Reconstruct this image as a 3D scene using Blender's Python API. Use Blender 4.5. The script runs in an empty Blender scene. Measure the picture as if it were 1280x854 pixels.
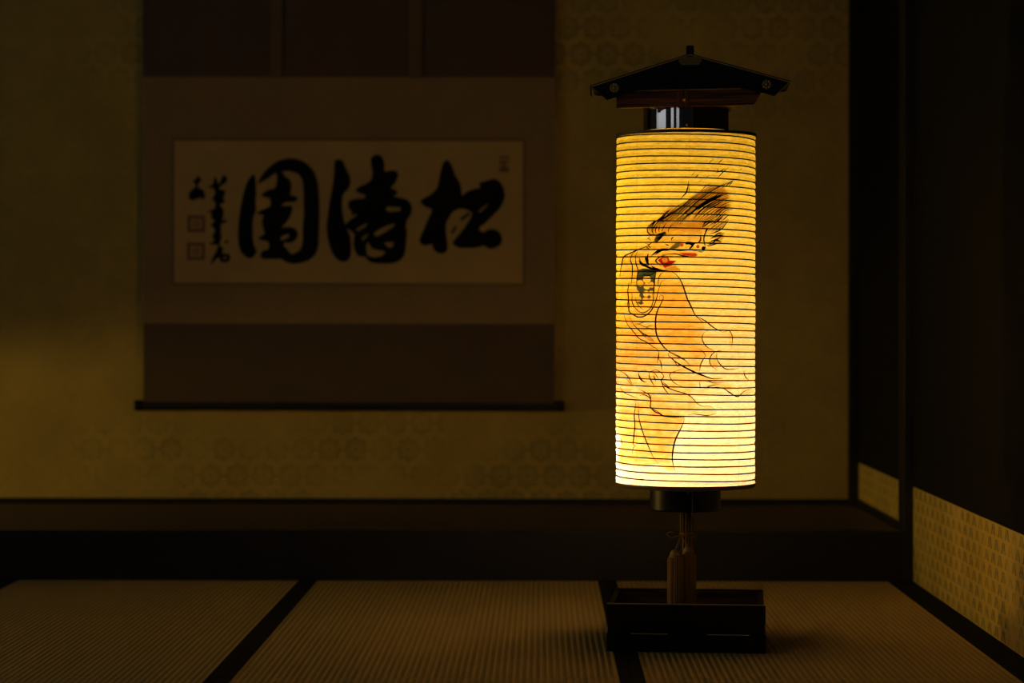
import bpy, math, random
import numpy as np
from mathutils import Vector, Matrix
from mathutils.geometry import tessellate_polygon

random.seed(7)
rng = np.random.default_rng(7)
scene = bpy.context.scene
COL = scene.collection
PI = math.pi

# ------------------------------------------------------------------ camera
F = 2900.0                 # focal length in pixels of the 1280 wide frame
CX, CY = 676.0, 404.0      # principal point
EYE = 0.78
ROLL = math.radians(0.1)
camd = bpy.data.cameras.new('camera')
cam = bpy.data.objects.new('camera', camd)
COL.objects.link(cam)
scene.camera = cam
cam.location = (0, 0, EYE)
cam.rotation_euler = (PI / 2, 0, 0)
cam.matrix_world = Matrix.Translation((0, 0, EYE)) @ Matrix.Rotation(ROLL * -1, 4, 'Y') @ Matrix.Rotation(PI / 2, 4, 'X')
camd.sensor_width = 36.0
camd.lens = F / 1280.0 * 36.0
camd.shift_x = -(CX - 640) / 1280.0
camd.shift_y = (CY - 427) / 1280.0
camd.clip_start = 0.05


def at(px, py, Y):
    """point at depth Y seen at a pixel of the photograph"""
    return Vector(((px - CX) * Y / F, Y, EYE - (py - CY) * Y / F))


# ------------------------------------------------------------------ materials
def new_mat(name):
    m = bpy.data.materials.new(name)
    m.use_nodes = True
    nt = m.node_tree
    return m, nt, nt.nodes['Principled BSDF']


class N:
    """little helper for chaining nodes"""
    def __init__(s, nt):
        s.nt = nt

    def new(s, t, **k):
        n = s.nt.nodes.new(t)
        for a, b in k.items():
            setattr(n, a, b)
        return n

    def put(s, sock, v):
        if hasattr(v, 'is_output'):
            s.nt.links.new(v, sock)
        else:
            sock.default_value = v

    def m(s, op, a, b=0.0, c=0.0):
        n = s.new('ShaderNodeMath', operation=op)
        s.put(n.inputs[0], a)
        s.put(n.inputs[1], b)
        s.put(n.inputs[2], c)
        return n.outputs[0]

    def ramp(s, v, a, b, lo=0.0, hi=1.0):
        n = s.new('ShaderNodeMapRange', interpolation_type='SMOOTHSTEP')
        s.put(n.inputs[0], v)
        n.inputs[1].default_value = a
        n.inputs[2].default_value = b
        n.inputs[3].default_value = lo
        n.inputs[4].default_value = hi
        return n.outputs[0]

    def mix(s, f, a, b):
        n = s.new('ShaderNodeMix', data_type='RGBA')
        s.put(n.inputs[0], f)
        s.put(n.inputs[6], a)
        s.put(n.inputs[7], b)
        return n.outputs[2]

    def obj(s):
        return s.new('ShaderNodeTexCoord').outputs['Object']

    def noise(s, vec, scale, detail=3.0, rough=0.55):
        n = s.new('ShaderNodeTexNoise')
        s.put(n.inputs['Vector'], vec)
        n.inputs['Scale'].default_value = scale
        n.inputs['Detail'].default_value = detail
        n.inputs['Roughness'].default_value = rough
        return n.outputs['Fac']

    def scaled(s, vec, sx, sy, sz):
        n = s.new('ShaderNodeMapping')
        s.put(n.inputs['Vector'], vec)
        n.inputs['Scale'].default_value = (sx, sy, sz)
        return n.outputs[0]

    def bump(s, h, strength, dist):
        n = s.new('ShaderNodeBump')
        n.inputs['Strength'].default_value = strength
        n.inputs['Distance'].default_value = dist
        s.put(n.inputs['Height'], h)
        return n.outputs[0]


def c4(c):
    return (c[0], c[1], c[2], 1.0)


def plain(name, col, rough=0.5, metal=0.0, spec=0.5, nscale=40.0, namt=0.25, stretch=(1, 1, 1), bump=0.0):
    m, nt, b = new_mat(name)
    k = N(nt)
    v = k.scaled(k.obj(), *stretch)
    f = k.noise(v, nscale, 4.0)
    dark = tuple(x * (1 - namt) for x in col)
    lite = tuple(min(1, x * (1 + namt)) for x in col)
    k.put(b.inputs['Base Color'], k.mix(f, c4(dark), c4(lite)))
    b.inputs['Roughness'].default_value = rough
    b.inputs['Metallic'].default_value = metal
    b.inputs['Specular IOR Level'].default_value = spec
    if bump:
        k.put(b.inputs['Normal'], k.bump(f, bump, 0.002))
    return m


def karakami(name, axis, base, motif, period, strength, worn=(0.45, 0.62), cover=1.4, squash=1.0, rough=0.85, zones=None, flame=False):
    """block printed paper: staggered rows of rosettes, worn in patches"""
    m, nt, b = new_mat(name)
    k = N(nt)
    o = k.obj()
    sp = k.new('ShaderNodeSeparateXYZ')
    k.put(sp.inputs[0], o)
    u = k.m('DIVIDE', sp.outputs[axis], period)
    v = k.m('DIVIDE', sp.outputs['Z'], period * squash)
    row = k.m('FLOOR', v)
    u = k.m('ADD', u, k.m('MULTIPLY', k.m('MODULO', k.m('ABSOLUTE', row), 2.0), 0.5))
    fu = k.m('SUBTRACT', k.m('FRACT', k.m('ADD', u, 100.0)), 0.5)
    fv = k.m('SUBTRACT', k.m('FRACT', k.m('ADD', v, 100.0)), 0.5)
    r = k.m('SQRT', k.m('ADD', k.m('MULTIPLY', fu, fu), k.m('MULTIPLY', fv, fv)))
    a = k.m('ARCTAN2', fv, fu)
    pet = k.m('COSINE', k.m('MULTIPLY', a, 8.0))
    edge = k.m('ADD', 0.37, k.m('MULTIPLY', pet, 0.05))
    ring = k.ramp(k.m('ABSOLUTE', k.m('SUBTRACT', r, edge)), 0.03, 0.09, 1.0, 0.0)
    petals = k.m('MULTIPLY', k.ramp(pet, -0.1, 0.4), k.m('MULTIPLY', k.ramp(r, 0.12, 0.17), k.ramp(r, 0.26, 0.31, 1.0, 0.0)))
    dot = k.ramp(r, 0.05, 0.10, 1.0, 0.0)
    pat = k.m('MAXIMUM', k.m('MAXIMUM', ring, petals), dot)
    if flame:
        leg = k.m('ABSOLUTE', k.m('SUBTRACT', k.m('ABSOLUTE', fu), k.m('ADD', 0.17, k.m('MULTIPLY', fv, -0.22))))
        legs = k.m('MULTIPLY', k.ramp(leg, 0.05, 0.11, 1.0, 0.0), k.ramp(k.m('ABSOLUTE', fv), 0.34, 0.44, 1.0, 0.0))
        mid = k.m('MULTIPLY', k.ramp(k.m('ABSOLUTE', fu), 0.03, 0.08, 1.0, 0.0), k.ramp(fv, -0.40, -0.30))
        mid = k.m('MULTIPLY', mid, k.ramp(fv, 0.10, 0.2, 1.0, 0.0))
        pat = k.m('MAXIMUM', legs, mid)
    wear = k.ramp(k.noise(o, cover, 3.0, 0.6), worn[0], worn[1])
    if zones:
        (a0, a1), (b0, b1) = zones
        zn = k.m('ADD', sp.outputs['Z'], k.m('MULTIPLY', k.m('SUBTRACT', k.noise(o, 1.1, 2.0), 0.5), 0.5))
        keep = k.m('MAXIMUM', k.ramp(zn, a0, a1), k.m('MULTIPLY', k.ramp(zn, b1, b0, 1.0, 0.0), 0.9))
        wear = k.m('MULTIPLY', wear, k.m('MAXIMUM', keep, 0.13))
    grit = k.ramp(k.noise(o, 90.0, 3.0, 0.7), 0.3, 0.7, 0.35, 1.0)
    f = k.m('MULTIPLY', k.m('MULTIPLY', pat, wear), k.m('MULTIPLY', grit, strength))
    blot = k.noise(o, 5.0, 5.0, 0.65)
    fibre = k.noise(k.scaled(o, 1, 1, 1), 140.0, 2.0)
    base2 = tuple(x * 0.80 for x in base)
    cc = k.mix(k.ramp(blot, 0.3, 0.7), c4(base2), c4(base))
    cc = k.mix(k.m('MULTIPLY', fibre, 0.25), cc, c4(tuple(x * 0.55 for x in base)))
    cc = k.mix(f, cc, c4(motif))
    k.put(b.inputs['Base Color'], cc)
    b.inputs['Roughness'].default_value = rough
    b.inputs['Specular IOR Level'].default_value = 0.2
    return m


def wood(name, col, lite, rough=0.4, axis='X', scale=60.0):
    m, nt, b = new_mat(name)
    k = N(nt)
    st = {'X': (0.03, 1, 1), 'Y': (1, 0.03, 1), 'Z': (1, 1, 0.03)}[axis]
    v = k.scaled(k.obj(), *st)
    f = k.noise(v, scale * 4, 4.0, 0.6)
    k.put(b.inputs['Base Color'], k.mix(k.ramp(f, 0.35, 0.68), c4(col), c4(lite)))
    b.inputs['Roughness'].default_value = rough
    k.put(b.inputs['Normal'], k.bump(f, 0.25, 0.0006))
    return m


M = {}
M['back_paper'] = karakami('block_printed_wall_paper', 'X', (0.92, 0.69, 0.165), (0.30, 0.23, 0.06), 0.094, 0.9, worn=(0.38, 0.60), cover=1.9, zones=((1.50, 1.78), (0.46, 0.30)))
M['side_paper'] = karakami('block_printed_dado_paper', 'Y', (0.92, 0.70, 0.16), (0.13, 0.11, 0.03), 0.085, 0.9, worn=(0.25, 0.55), cover=5.5, squash=0.42, flame=True)
M['plaster'] = plain('dark_plaster', (0.016, 0.016, 0.016), 0.95, nscale=120, namt=0.3, spec=0.1, bump=0.2)
M['black_wood'] = plain('black_lacquered_wood', (0.012, 0.012, 0.012), 0.55, nscale=25, namt=0.3, stretch=(0.2, 1, 1), spec=0.35)
M['sill_wood'] = plain('black_sill_lacquer', (0.012, 0.012, 0.012), 0.45, nscale=25, namt=0.3, stretch=(0.1, 1, 1), spec=0.3)
M['alcove_board'] = wood('dark_alcove_board', (0.085, 0.058, 0.042), (0.12, 0.080, 0.055), 0.6, 'X', 14)
M['sub_floor'] = wood('rough_floor_boards', (0.10, 0.07, 0.04), (0.14, 0.10, 0.06), 0.8, 'Y', 10)
M['border'] = plain('black_border_cloth', (0.014, 0.014, 0.014), 0.95, nscale=500, namt=0.4, spec=0.1, bump=0.3)
M['lacquer'] = plain('glossy_black_lacquer', (0.005, 0.005, 0.006), 0.10, nscale=60, namt=0.3, spec=1.0)
M['lacquer'].node_tree.nodes['Principled BSDF'].inputs['IOR'].default_value = 1.9
M['satin'] = plain('satin_black_lacquer', (0.008, 0.008, 0.009), 0.38, nscale=60, namt=0.3, spec=0.35)
M['red_wood'] = wood('dark_red_wood', (0.04, 0.015, 0.005), (0.34, 0.14, 0.040), 0.35, 'X', 40)
M['post_wood'] = wood('reddish_post_wood', (0.06, 0.022, 0.008), (0.26, 0.11, 0.03), 0.35, 'Z', 40)
M['edge_highlight'] = plain('painted_edge_highlight', (0.80, 0.56, 0.20), 0.4, nscale=80, namt=0.3, stretch=(0.2, 1, 1))  # pale tone paints the light caught along edges
M['brass'] = plain('old_brass', (0.55, 0.38, 0.14), 0.32, metal=1.0, nscale=200, namt=0.35)
M['pole_wood'] = wood('pole_bamboo', (0.20, 0.10, 0.03), (0.62, 0.38, 0.11), 0.4, 'Z', 30)
M['cord'] = plain('golden_silk_cord', (0.68, 0.40, 0.075), 0.6, nscale=420, namt=0.45, stretch=(1, 1, 0.04))
M['hoop'] = plain('dark_hoop_wood', (0.05, 0.035, 0.018), 0.5, nscale=80, namt=0.3)
M['hoop_light'] = plain('brown_hoop_wood', (0.28, 0.19, 0.07), 0.5, nscale=80, namt=0.3)
M['ink'] = plain('black_ink', (0.010, 0.011, 0.011), 0.9, nscale=90, namt=0.3, spec=0.1)
M['rib'] = plain('dark_bamboo_rib', (0.022, 0.014, 0.005), 0.6, nscale=90, namt=0.3)
M['scroll_dark'] = plain('dark_brown_scroll_cloth', (0.175, 0.128, 0.078), 0.9, nscale=700, namt=0.35, spec=0.1, bump=0.15)
M['scroll_mid'] = plain('brown_scroll_silk', (0.46, 0.33, 0.145), 0.9, nscale=420, namt=0.45, spec=0.1, bump=0.15)
M['ribbon'] = plain('scroll_ribbon_silk', (0.25, 0.18, 0.09), 0.9, nscale=500, namt=0.3, spec=0.1)
M['scroll_shadow'] = plain('scroll_paper_shadow', (0.36, 0.25, 0.11), 0.9, nscale=420, namt=0.3, spec=0.1)
M['scroll_paper'] = plain('aged_writing_paper', (0.84, 0.60, 0.21), 0.9, nscale=9, namt=0.10, spec=0.1)
M['roller'] = plain('dark_roller_wood', (0.022, 0.019, 0.016), 0.45, nscale=30, namt=0.3, stretch=(0.1, 1, 1))
M['seal'] = plain('faded_seal_red', (0.38, 0.20, 0.085), 0.9, nscale=300, namt=0.35, spec=0.1)
M['seal_pale'] = plain('pale_seal_red', (0.30, 0.18, 0.07), 0.9, nscale=300, namt=0.35, spec=0.1)


def tatami_mat():
    m, nt, b = new_mat('woven_rush')
    k = N(nt)
    o = k.obj()
    w = k.new('ShaderNodeTexWave', wave_type='BANDS', bands_direction='Y')
    k.put(w.inputs['Vector'], o)
    w.inputs['Scale'].default_value = 95.0
    w.inputs['Distortion'].default_value = 1.2
    w.inputs['Detail'].default_value = 2.0
    w.inputs['Detail Scale'].default_value = 3.0
    reed = k.noise(k.scaled(o, 8.0, 160.0, 1.0), 3.0, 3.0)
    big = k.noise(o, 2.2, 4.0)
    cc = k.mix(reed, c4((0.55, 0.39, 0.105)), c4((0.80, 0.58, 0.165)))
    cc = k.mix(k.m('MULTIPLY', k.ramp(big, 0.35, 0.7), 0.35), cc, c4((0.56, 0.40, 0.11)))
    # the grooves between the ridges are darker
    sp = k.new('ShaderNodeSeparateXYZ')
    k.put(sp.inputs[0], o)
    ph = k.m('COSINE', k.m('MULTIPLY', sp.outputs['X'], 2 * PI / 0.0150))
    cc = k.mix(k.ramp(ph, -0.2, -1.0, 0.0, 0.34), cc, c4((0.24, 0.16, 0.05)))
    k.put(b.inputs['Base Color'], cc)
    b.inputs['Roughness'].default_value = 0.75
    b.inputs['Specular IOR Level'].default_value = 0.2
    k.put(b.inputs['Normal'], k.bump(k.m('ADD', w.outputs['Fac'], reed), 0.5, 0.0008))
    return m


M['rush'] = tatami_mat()


def shade_paper():
    m, nt, b = new_mat('painted_lantern_paper')
    k = N(nt)
    nt.nodes.remove(b)
    out = nt.nodes['Material Output']
    at_ = k.new('ShaderNodeAttribute', attribute_name='paint')
    o = k.obj()
    fib = k.noise(k.scaled(o, 1, 1, 3.0), 55.0, 5.0, 0.7)
    cc = k.mix(k.m('MULTIPLY', k.ramp(fib, 0.3, 0.75), 0.30), at_.outputs['Color'], c4((0.0, 0.0, 0.0)))
    mul = k.new('ShaderNodeMix', data_type='RGBA', blend_type='MULTIPLY')
    mul.inputs[0].default_value = 1.0
    k.put(mul.inputs[6], cc)
    mul.inputs[7].default_value = c4(PAPER)
    d = k.new('ShaderNodeBsdfDiffuse')
    t = k.new('ShaderNodeBsdfTranslucent')
    k.put(d.inputs['Color'], mul.outputs[2])
    k.put(t.inputs['Color'], mul.outputs[2])
    nrm = k.bump(fib, 0.5, 0.003)
    k.put(d.inputs['Normal'], nrm)
    k.put(t.inputs['Normal'], nrm)
    mx = k.new('ShaderNodeMixShader')
    mx.inputs[0].default_value = 0.5
    nt.links.new(d.outputs[0], mx.inputs[1])
    nt.links.new(t.outputs[0], mx.inputs[2])
    nt.links.new(mx.outputs[0], out.inputs['Surface'])
    return m


PAPER = (0.95, 0.79, 0.27)
M['shade_paper'] = shade_paper()


# ------------------------------------------------------------------ mesh building
class MB:
    def __init__(s):
        s.v, s.f = [], []

    def add(s, vs, fs):
        o = len(s.v)
        s.v += [tuple(p) for p in vs]
        s.f += [tuple(i + o for i in f) for f in fs]
        return s

    def box(s, x0, x1, y0, y1, z0, z1):
        return s.add([(x0, y0, z0), (x1, y0, z0), (x1, y1, z0), (x0, y1, z0), (x0, y0, z1), (x1, y0, z1), (x1, y1, z1), (x0, y1, z1)],
                     [(0, 3, 2, 1), (4, 5, 6, 7), (0, 1, 5, 4), (1, 2, 6, 5), (2, 3, 7, 6), (3, 0, 4, 7)])

    def lathe(s, prof, n=48, axis='Z', c=(0, 0, 0), closed=False):
        """prof: (radius, along)"""
        vs, fs = [], []
        for (r, h) in prof:
            for i in range(n):
                a = 2 * PI * i / n
                p = (r * math.cos(a), r * math.sin(a), h)
                if axis == 'X':
                    p = (p[2], p[0], p[1])
                if axis == 'Y':
                    p = (p[1], p[2], p[0])
                vs.append((p[0] + c[0], p[1] + c[1], p[2] + c[2]))
        m = len(prof)
        for j in range(m if closed else m - 1):
            for i in range(n):
                a, b2 = j * n + i, j * n + (i + 1) % n
                k2 = (j + 1) % m
                fs.append((a, b2, k2 * n + (i + 1) % n, k2 * n + i))
        if not closed:
            fs.append(tuple(range(n))[::-1])
            fs.append(tuple(range((m - 1) * n, m * n)))
        return s.add(vs, fs)

    def tube(s, pts, r, n=8):
        pts = [Vector(p) for p in pts]
        vs, fs = [], []
        up = Vector((0.13, 0.31, 0.94)).normalized()
        for i, p in enumerate(pts):
            t = (pts[min(i + 1, len(pts) - 1)] - pts[max(i - 1, 0)]).normalized()
            a = t.cross(up)
            if a.length < 1e-3:
                a = t.cross(Vector((1, 0, 0)))
            a.normalize()
            b = t.cross(a)
            rr = r[i] if isinstance(r, (list, tuple)) else r
            for q in range(n):
                w = 2 * PI * q / n
                vs.append(p + a * (rr * math.cos(w)) + b * (rr * math.sin(w)))
        for i in range(len(pts) - 1):
            for q in range(n):
                fs.append((i * n + q, i * n + (q + 1) % n, (i + 1) * n + (q + 1) % n, (i + 1) * n + q))
        fs.append(tuple(range(n))[::-1])
        fs.append(tuple(range((len(pts) - 1) * n, len(pts) * n)))
        return s.add(vs, fs)

    def prism(s, loops, f, d0, d1):
        """loops: outer + holes of 2-D points; f(u, v, d) gives the 3-D point"""
        flat = [p for l in loops for p in l]
        tris = tessellate_polygon([[Vector((p[0], p[1], 0)) for p in l] for l in loops])
        n = len(flat)
        vs = [f(p[0], p[1], d0) for p in flat] + [f(p[0], p[1], d1) for p in flat]
        fs = [tuple(t) for t in tris] + [tuple(i + n for i in t[::-1]) for t in tris]
        o = 0
        for l in loops:
            k = len(l)
            for i in range(k):
                a, b = o + i, o + (i + 1) % k
                fs.append((a, b, b + n, a + n))
            o += k
        return s.add(vs, fs)

    def obj(s, name, mat, parent=None, smooth=False, bevel=0.0, label=None):
        me = bpy.data.meshes.new(name)
        me.from_pydata(s.v, [], s.f)
        import bmesh
        bm = bmesh.new()
        bm.from_mesh(me)
        bmesh.ops.recalc_face_normals(bm, faces=bm.faces)
        bm.to_mesh(me)
        bm.free()
        me.materials.append(mat)
        if smooth:
            me.polygons.foreach_set('use_smooth', [True] * len(me.polygons))
        o = bpy.data.objects.new(name, me)
        COL.objects.link(o)
        if parent:
            o.parent = parent
        if bevel:
            b = o.modifiers.new('bevel', 'BEVEL')
            b.width = bevel
            b.segments = 2
            b.limit_method = 'ANGLE'
        if label:
            o['label'] = label
        return o


def box(name, mat, x0, x1, y0, y1, z0, z1, parent=None, bevel=0.0, label=None):
    return MB().box(x0, x1, y0, y1, z0, z1).obj(name, mat, parent, bevel=bevel, label=label)


def tag(o, label=None, cat=None, group=None, kind=None):
    if label:
        o['label'] = label
    if cat:
        o['category'] = cat
    if group:
        o['group'] = group
    if kind:
        o['kind'] = kind
    return o


def thing(name, label, cat, loc, rz=0.0, group=None):
    o = bpy.data.objects.new(name, None)
    COL.objects.link(o)
    o.location = loc
    o.rotation_euler = (0, 0, rz)
    o.empty_display_size = 0.1
    return tag(o, label, cat, group)


def struct(o, label, cat):
    return tag(o, label, cat, None, 'structure')


def smooth_line(pts, step=1.0):
    """Catmull-Rom through 2-D points"""
    P = [np.array(p, float) for p in pts]
    if len(P) == 2:
        P = [P[0], (P[0] + P[1]) / 2, P[1]]
    P = [2 * P[0] - P[1]] + P + [2 * P[-1] - P[-2]]
    out = []
    for i in range(1, len(P) - 2):
        a, b, c, d = P[i - 1:i + 3]
        n = max(2, int(np.linalg.norm(c - b) / step))
        for t in np.linspace(0, 1, n, endpoint=False):
            out.append(0.5 * (2 * b + (c - a) * t + (2 * a - 5 * b + 4 * c - d) * t * t + (3 * b - a - 3 * c + d) * t ** 3))
    out.append(P[-2])
    return out


# ------------------------------------------------------------------ the room
YK = F / 413.0             # front of the alcove sill
YB = F / 351.0             # back wall of the alcove
XR = 1.131                 # right wall
XL = -2.9                  # unseen left wall that shades the alcove
ZT = 0.137                 # alcove floor
TOP = 2.7
Y0 = 2.6                   # nearest part of the floor that is built

struct(box('floor', M['sub_floor'], XL - 2.4, XR + 0.1, Y0, YB + 0.1, -0.10, -0.052), 'rough board floor under the tatami', 'floor')
struct(box('floor_alcove', M['alcove_board'], XL - 2.4, XR, YK + 0.09, YB, 0.02, ZT), 'dark brown board floor of the raised alcove', 'floor')
struct(box('wall_back', M['back_paper'], XL - 2.4, XR + 0.1, YB, YB + 0.1, -0.05, TOP), 'back wall of the alcove in block printed ochre paper', 'wall')
struct(box('wall_right', M['plaster'], XR, XR + 0.1, Y0, YB, -0.05, TOP), 'black plaster side wall on the right', 'wall')
wl = MB()  # unseen wall, left open below to shape the lamp light
wl.box(XL - 0.08, XL, YK + 0.1, YB, 0.61, TOP)
struct(wl.obj('wall_left', M['plaster']), 'unseen left wall of the alcove, hung to shape the shade', 'wall')
struct(box('trim_1', M['sill_wood'], XL - 2.4, XR - 0.001, YK, YK + 0.10, -0.05, 0.150, bevel=0.003), 'black lacquered front sill of the raised alcove', 'sill')
struct(box('trim_2', M['black_wood'], 1.100, XR + 0.05, YK - 0.002, YK + 0.11, -0.05, TOP, bevel=0.003), 'black post where the alcove meets the right wall', 'post')
struct(box('trim_3', M['black_wood'], 1.094, XR, YB - 0.042, YB, ZT, TOP, bevel=0.002), 'thin black post in the back corner of the alcove', 'post')
struct(box('baseboard_back', M['black_wood'], XL - 2.4, 1.094, YB - 0.012, YB, ZT, 0.155, bevel=0.002), 'thin black skirting strip along the alcove back wall', 'baseboard')
struct(box('baseboard_right', M['black_wood'], XR - 0.012, XR, YK + 0.11, YB - 0.042, ZT, 0.160, bevel=0.002), 'thin black skirting strip along the alcove side', 'baseboard')
struct(box('trim_4', M['side_paper'], XR - 0.003, XR, YK + 0.11, YB - 0.042, 0.160, 0.286), 'short dado of block printed paper inside the alcove', 'dado')
struct(box('trim_5', M['side_paper'], XR - 0.003, XR, Y0, YK - 0.002, 0.0, 0.286), 'long dado of block printed paper low on the right wall', 'dado')
struct(box('trim_6', M['border'], 1.079, XR - 0.003, Y0, YK - 0.002, -0.05, 0.002, bevel=0.002), 'black floor strip between the tatami and right wall', 'trim')


# ------------------------------------------------------------------ tatami
def tatami(x0, x1, y0, y1, label):
    cx = (x0 + x1) / 2
    t = thing('tatami_mat', label, 'tatami mat', (cx, y0, -0.052), 0, 'tatami mats on the floor')
    w = (x1 - x0) - 0.001
    L = (y1 - y0) - 0.003
    bw = 0.0275
    # rush cover, ridges run along its length
    n = int((w - 2 * bw) / 0.0150 * 8)
    mb = MB()
    vs, fs = [], []
    ph0 = cx
    for j, y in enumerate((0.0015, L)):
        for i in range(n + 1):
            x = -w / 2 + bw + (w - 2 * bw) * i / n
            z = 0.052 + 0.0007 * math.cos(2 * PI * x / 0.0150)
            vs.append((x, y, z))
    for i in range(n):
        fs.append((i, i + 1, n + 2 + i, n + 1 + i))
    k = len(vs)
    vs += [(-w / 2 + bw, 0.0015, 0.003), (w / 2 - bw, 0.0015, 0.003), (w / 2 - bw, L, 0.003), (-w / 2 + bw, L, 0.003)]
    fs.append((k, k + 3, k + 2, k + 1))
    fs.append(tuple([k, k + 1] + list(range(n, -1, -1))))
    fs.append(tuple([k + 2, k + 3] + list(range(n + 1, 2 * n + 2))))
    fs.append((k, 0, n + 1, k + 3))
    fs.append((k + 1, k + 2, 2 * n + 1, n))
    mb.add(vs, fs).obj('rush_cover', M['rush'], t)
    for sx in (-1, 1):
        a, b = (-w / 2, -w / 2 + bw) if sx < 0 else (w / 2 - bw, w / 2)
        box('cloth_border', M['border'], a, b, 0.0015, L, 0.0, 0.0535, t, label='black cloth border')


xs = [-2.505, -1.605, -0.702, 0.2015, 1.079]
YM = 0.78 * F / 444.0
names_b = ['tatami mat at the far left edge, before the alcove sill', 'tatami mat left of the long diagonal border, below the scroll',
           'middle tatami mat left of the lantern box, reaching the sill', 'tatami mat under the lantern, beside the right wall']
names_f = ['nearest strip of tatami at the bottom left', 'nearest strip of tatami at the bottom middle', 'nearest strip of tatami at the bottom right, by the lantern']
for i in range(4):
    tatami(xs[i], xs[i + 1], YM, YK - 0.001, names_b[i])
for i in range(1, 4):
    tatami(xs[i], xs[i + 1], YM - 1.9, YM - 0.001, names_f[i - 1])

# ------------------------------------------------------------------ hanging scroll
YS = YB - 0.042            # front face of the scroll
sc = thing('hanging_scroll', 'wide brown hanging scroll with three bold black brush characters', 'scroll', (0, 0, 0))


def on_scroll(px, py, d=0.0):
    return at(px, py, YS - d)


def scroll_rect(name, mat, px0, py0, px1, py1, d0, d1, parent=sc, label=None, bow=0.0):
    a, b = on_scroll(px0, py1), on_scroll(px1, py0)
    mb = MB()
    nx = 24
    vs, fs = [], []
    for k, d in enumerate((d0, d1)):
        for zz in (a.z, b.z):
            for i in range(nx + 1):
                x = a.x + (b.x - a.x) * i / nx
                vs.append((x, YS - d, zz))
    m = nx + 1
    for i in range(nx):
        fs += [(i, i + 1, m + i + 1, m + i), (2 * m + i, 3 * m + i, 3 * m + i + 1, 2 * m + i + 1), (i, 2 * m + i, 2 * m + i + 1, i + 1), (m + i, m + i + 1, 3 * m + i + 1, 3 * m + i)]
    fs += [(0, m, 3 * m, 2 * m), (nx, 2 * m + nx, 3 * m + nx, m + nx)]
    mb.add(vs, fs)
    return mb.obj(name, mat, parent, label=label)


scroll_rect('upper_cloth', M['scroll_dark'], 178, -150, 693.5, 97, 0, 0.0016)
scroll_rect('middle_cloth', M['scroll_mid'], 178.5, 97, 693, 405, 0, 0.0018)
scroll_rect('lower_cloth', M['scroll_dark'], 179.5, 405, 693, 504, 0, 0.0016)
scroll_rect('paper_shadow', M['scroll_shadow'], 214, 172, 657, 358, 0.0018, 0.0023)  # shadow round the paper, put in as a darker strip
paper = scroll_rect('writing_paper', M['scroll_paper'], 218, 177, 653, 354, 0.0018, 0.0030)
for (a, b) in ((338, 352), (510.5, 527)):
    p0, p1 = on_scroll(a, 98), on_scroll(b, -150)
    mb = MB()
    n = 14
    vs, fs = [], []
    for j in range(n + 1):
        z = p1.z + (p0.z - p1.z) * j / n
        off = 0.004 + 0.012 * math.sin(PI * min(1, (j + 1) / n) * 0.5)
        for x in (p0.x, p1.x):
            vs.append((x, YS - off, z))
            vs.append((x, YS - off - 0.0012, z))
    for j in range(n):
        o = j * 4
        fs += [(o, o + 2, o + 6, o + 4), (o + 1, o + 5, o + 7, o + 3), (o, o + 4, o + 5, o + 1), (o + 2, o + 3, o + 7, o + 6)]
    fs += [(0, 1, 3, 2), (n * 4, n * 4 + 2, n * 4 + 3, n * 4 + 1)]
    mb.add(vs, fs).obj('hanging_ribbon', M['ribbon'], sc)
# rollers
ra, rb = on_scroll(178, 508), on_scroll(695, 508)
yr = YB - 0.0215
rr = 0.0185
mb = MB().lathe([(rr, ra.x), (rr, rb.x)], 28, 'X', (0, yr, ra.z))
mb.obj('roller', M['roller'], sc, bevel=0.001)
for sgn, x in ((-1, ra.x), (1, rb.x)):
    xe = on_scroll(167, 508).x if sgn < 0 else on_scroll(706, 508).x
    L = abs(xe - x)
    mb = MB().lathe([(rr * 0.98, x), (rr * 1.04, x + sgn * 0.2 * L), (rr * 1.04, x + sgn * 0.85 * L), (rr * 0.9, xe)], 28, 'X', (0, yr, ra.z))
    mb.obj('roller_knob', M['satin'], sc, smooth=False, label='black roller end knob')
ta = on_scroll(178, -150)
MB().lathe([(0.012, ta.x - 0.005), (0.012, rb.x + 0.005)], 20, 'X', (0, YS + 0.012, ta.z)).obj('top_rod', M['roller'], sc)
MB().tube([(ta.x + 0.45, YS + 0.01, ta.z + 0.01), ((ta.x + rb.x) / 2, YS + 0.025, ta.z + 0.16), (rb.x - 0.45, YS + 0.01, ta.z + 0.01)], 0.003).obj('hanging_cord', M['cord'], sc)

# brush writing, each character its own raised layer of ink
Z1 = 5.3333


def loc7(l):
    return [(290 + x / Z1, 180 + y / Z1) for x, y in l]


def loc8(l):
    return [(400 + x / Z1, 180 + y / Z1) for x, y in l]


def loc6(l):
    return [(230 + x / 6.1, 200 + y / 6.1) for x, y in l]


def close_smooth(l, step=0.8):
    P = [np.array(p, float) for p in l]
    n = len(P)
    out = []
    for i in range(n):
        a, b, c, d = P[i - 1], P[i], P[(i + 1) % n], P[(i + 2) % n]
        m = max(1, int(np.linalg.norm(c - b) / step))
        for t in np.linspace(0, 1, m, endpoint=False):
            q = 0.5 * (2 * b + (c - a) * t + (2 * a - 5 * b + 4 * c - d) * t * t + (3 * b - a - 3 * c + d) * t ** 3)
            lin = b + (c - b) * t
            out.append(tuple(0.55 * q + 0.45 * lin))
    return out


def brush(name, label, shapes, mat='ink', d1=0.0040):
    mb = MB()
    for i, sh in enumerate(shapes):
        loops = [close_smooth(l) if k == 0 else l for k, l in enumerate(sh)]
        e = 0.00006 * i
        mb.prism(loops, lambda u, v, d: on_scroll(u, v, d), 0.0030, d1 + e)
    return mb.obj(name, M[mat], paper, label=label)


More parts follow.
